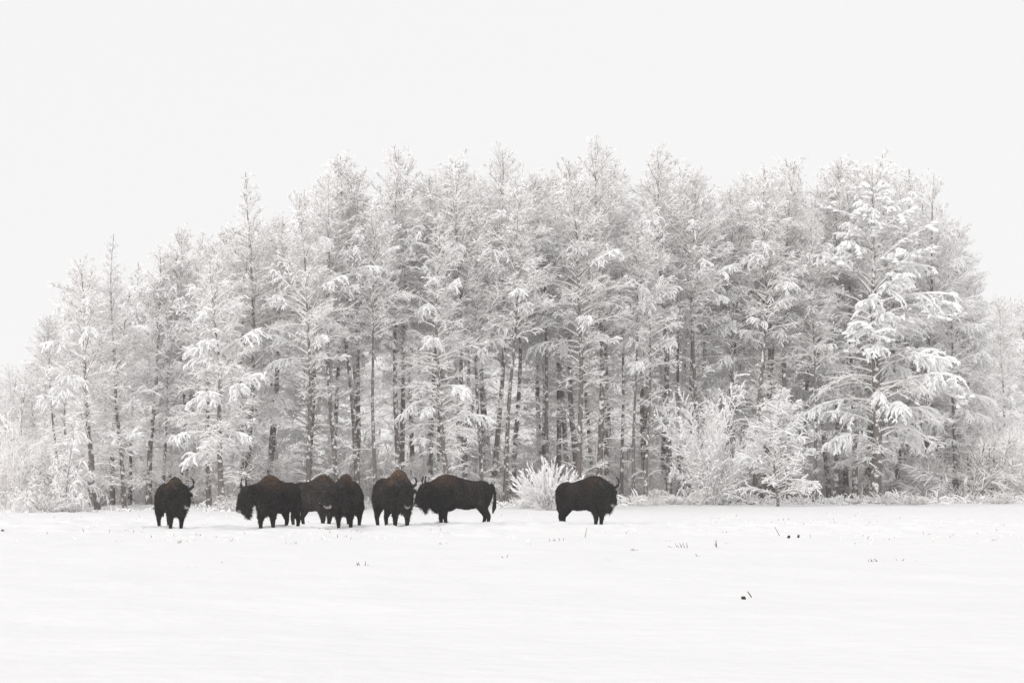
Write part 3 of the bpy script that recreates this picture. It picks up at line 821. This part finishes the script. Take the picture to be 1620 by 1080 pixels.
make_bison("bison", "leftmost bison, turned three-quarters towards the camera, standing apart from the herd", 272, 837, 24, 1.60, bulk=0.92, tail_x=0.07, head_yaw=R(8), head_pitch=R(4), brown=0.9, seed=1, legs=(.02, -.05, .06, -.03))
make_bison("bison", "second bison from the left, big hump, head lowered in left profile with both horns showing", 436, 838, -28, 1.66, tail_x=0.07, reach=0.56, drop=0.0, horn=1.1, head_yaw=R(-44), head_pitch=R(-8), seed=2, legs=(.1, -.05, .08, -.06), hump=1.06)
make_bison("bison", "greyish brown bison standing behind, its head partly hidden by a darker one", 501, 830, 46, 1.74, tail_x=0.06, head_yaw=R(-50), seed=3, legs=(.05, -.08, -.03, .08), brown=0.38, shade=2.0, hump=1.05)
make_bison("bison", "bison facing forward, its black head turned left, standing before the greyish one", 550, 837, -8, 1.67, bulk=0.8, tail_x=0.07, head_yaw=R(-27), head_pitch=R(2), seed=4, legs=(.03, -.03, 0, 0), brown=1.1, hump=1.05)
make_bison("bison", "bison with tall chestnut hump looking at the camera, touching heads with the side-on one", 624, 834, 27, 1.84, horn=0.75, tail_x=0.07, head_yaw=R(-14), head_pitch=R(-4), seed=5, legs=(.0, .05, .1, -.05), brown=1.2, shade=1.25, hump=1.12)
make_bison("bison", "side-on black bison facing left with its tail hanging clear behind", 723, 831, -88, 1.66, head_yaw=R(-8), head_pitch=R(-2), seed=6, legs=(.07, -.1, .05, -.09), brown=0.8, hump=0.95)
make_bison("bison", "lone rightmost bison standing apart, black, facing right", 928, 831, 56, 1.66, tail_x=0.09, head_yaw=R(-28), head_pitch=R(2), seed=7, legs=(.02, .0, .06, -.06), brown=0.6, shade=0.9)

# ------------------------------------------------------------------ grass tufts, clods and twigs in the field
def ground_point(px, py):
    D = -EYE / ray(px, py)[1]
    return ray(px, py)[0] * D, D

def tuft(px, py, hpx, n, spread, label, lean=0.0, seed=0, rad=0.008):
    g = np.random.default_rng(1500 + seed)
    x, D = ground_point(px, py)
    h = hpx / FPX * D
    az = g.uniform(0, 6.28, n); ti = spread * g.random(n)
    d = np.stack([np.cos(az) * np.sin(ti) + lean, np.sin(az) * np.sin(ti), np.cos(ti)], -1)
    st = np.concatenate([g.normal(0, 0.035 * n ** 0.5, (n, 2)), np.full((n, 1), -0.04)], 1)
    P = grow(st, norm(d), h * g.uniform(0.55, 1.1, n), 6, np.full(n, 0.9 * spread), g, 0.08)
    V, F = tubes(P, rad * np.array([1, 1, .9, .8, .6, .3])[None] * g.uniform(0.7, 1.3, n)[:, None], 4)
    o = link("grass_tuft", mesh_np("grass_tuft", V, F, M_STALK, True), None, (x, D, gz(x, D)))
    return tag(o, label, "grass tuft", "dead grass tufts in the snow")

TUFTS = [
    (1136, 863, 17, 3, 0.25, "pair of straight dead stalks in the right half of the field", -.22),
    (1080, 864, 16, 7, 0.7, "arching pale grass tuft left of the straight pair of stalks", -.4),
    (1108, 874, 9, 5, 0.9, "small flattened tuft just right of the arching pale tuft", -.4),
    (1152, 861, 7, 3, 0.6, "tiny tuft beside the straight pair of stalks", 0),
    (883, 859, 8, 6, 0.9, "small ragged tuft below the lone bison's hind legs", 0),
    (925, 847, 18, 1, 0.2, "single thin blade in the snow in front of the lone bison", .1),
    (1000, 868, 8, 8, 1.0, "low brushy tuft below right of the lone bison", 0),
    (832, 864, 6, 4, 0.9, "small tuft below left of the lone bison", 0),
    (795, 888, 10, 3, 0.5, "dark upright little tuft below the side-on bison's tail", .1),
    (571, 897, 11, 5, 0.5, "upright grass tuft alone below the forward facing bison", 0),
    (358, 888, 6, 4, 0.9, "tiny tuft on the snow between the two leftmost bison", 0),
    (436, 885, 6, 4, 0.9, "tiny tuft below the second bison from the left", 0),
    (300, 894, 6, 4, 0.9, "tiny tuft below right of the leftmost bison", 0),
    (283, 859, 9, 3, 0.5, "pair of small blades just under the leftmost bison", .2),
    (340, 850, 7, 2, 0.5, "small blade right of the leftmost bison's feet", 0),
    (210, 910, 6, 4, 0.9, "lowest tiny tuft on the left side of the field", 0),
    (1381, 884, 12, 6, 0.9, "pale tuft far right in the field", -.2),
    (1422, 881, 8, 5, 0.9, "small tuft right of the pale far right tuft", 0),
    (1452, 884, 5, 4, 1.1, "flat faint tuft, third of the row at far right", 0),
    (1575, 853, 6, 4, 0.9, "small tuft near the right margin of the field", 0),
    (460, 861, 7, 5, 0.9, "tuft in the snow under the second bison's hooves", 0),
    (508, 840, 6, 5, 0.9, "tuft at the hooves of the forward facing bison", 0),
    (700, 862, 6, 5, 1.0, "faint tuft below the side-on bison", 0),
    (1060, 857, 5, 3, 0.7, "speck of grass left of the arching pale tuft", 0),
]
for i, (px, py, hp, n, sp, lab, ln) in enumerate(TUFTS):
    tuft(px, py, hp, n, sp, lab, ln, i)

def clod(px, py, wpx, hpx, label, seed):
    g = np.random.default_rng(1700 + seed)
    x, D = ground_point(px, py)
    wd, h = wpx / FPX * D, hpx / FPX * D
    V, F = ellipsoid((0, 0, 0), (1, 1, 1))
    V = V * (1 + 0.22 * np.sin(V @ g.normal(0, 2.5, 3) + 1)[:, None] + 0.12 * np.sin(V @ g.normal(0, 6, 3))[:, None] + 0.1 * np.sin(V @ g.normal(0, 11, 3))[:, None]) * np.array([wd / 2, wd / 2, h])
    o = link("soil_clod", mesh_np("soil_clod", V, F[:, :3], M_SOIL, True), None, (x, D, gz(x, D) + 0.01 + h * 0.25))
    return tag(o, label, "clod", "dark clods breaking through the snow")
clod(1176, 945, 6.5, 3.2, "dark clod of soil half under snow, nearest to the camera, with a stick beside it", 1)
clod(1248, 851, 4.5, 3.5, "black clod of soil, left one of the pair in the right half of the field", 2)
clod(1263, 852, 3.5, 4, "brown mottled clod, right one of the pair in the right half of the field", 3)
clod(4, 841, 4, 2, "dark clod at the left margin of the field", 4)

def stick(px, py, dx, hpx, label, seed, rad):
    g = np.random.default_rng(1800 + seed)
    x, D = ground_point(px, py)
    P = np.array([[(0.02, 0, -0.04), (dx / FPX * D * 0.5, 0.03, hpx / FPX * D * 0.52), (dx / FPX * D, 0.02, hpx / FPX * D)]])
    V, F = tubes(P, np.array([[rad, rad * .9, rad * .5]]), 6)
    o = link("dead_twig", mesh_np("dead_twig", V, F, M_BARK, True), None, (x, D, gz(x, D)))
    return tag(o, label, "twig", "dead twigs in the snow")
stick(1191, 942, -8, 9, "short dark twig leaning left beside the nearest clod", 1, 0.016)
stick(1234, 844, -8, 15, "thin dark twig leaning left beside the pair of clods", 2, 0.016)

# ------------------------------------------------------------------ haze in the cold air
hm = bpy.data.materials.new("cold_air"); hm.use_nodes = True
hn = hm.node_tree; hn.nodes.clear()
ho = hn.nodes.new("ShaderNodeOutputMaterial"); hv = hn.nodes.new("ShaderNodeVolumePrincipled")
hv.inputs['Color'].default_value = (0.97, 0.97, 0.975, 1)
hv.inputs['Density'].default_value = 0.0004
hn.links.new(hv.outputs[0], ho.inputs['Volume'])
bm = bmesh.new(); bmesh.ops.create_cube(bm, size=1.0)
me = bpy.data.meshes.new("haze"); bm.to_mesh(me); bm.free(); me.materials.append(hm)
hz = link("haze", me, None, (0, 735, 14.5)); hz.scale = (1560, 1590, 33)
tag(hz, "thin winter haze over the snow field and the wood", None, None, 'stuff')
print("TRIS", {k: [tris(p) if 'trunk' in p else sum(len(p[q].polygons) for q in ('stem', 'crown', 'snow_load')) * 2 for p in v] for k, v in PROTO.items()})
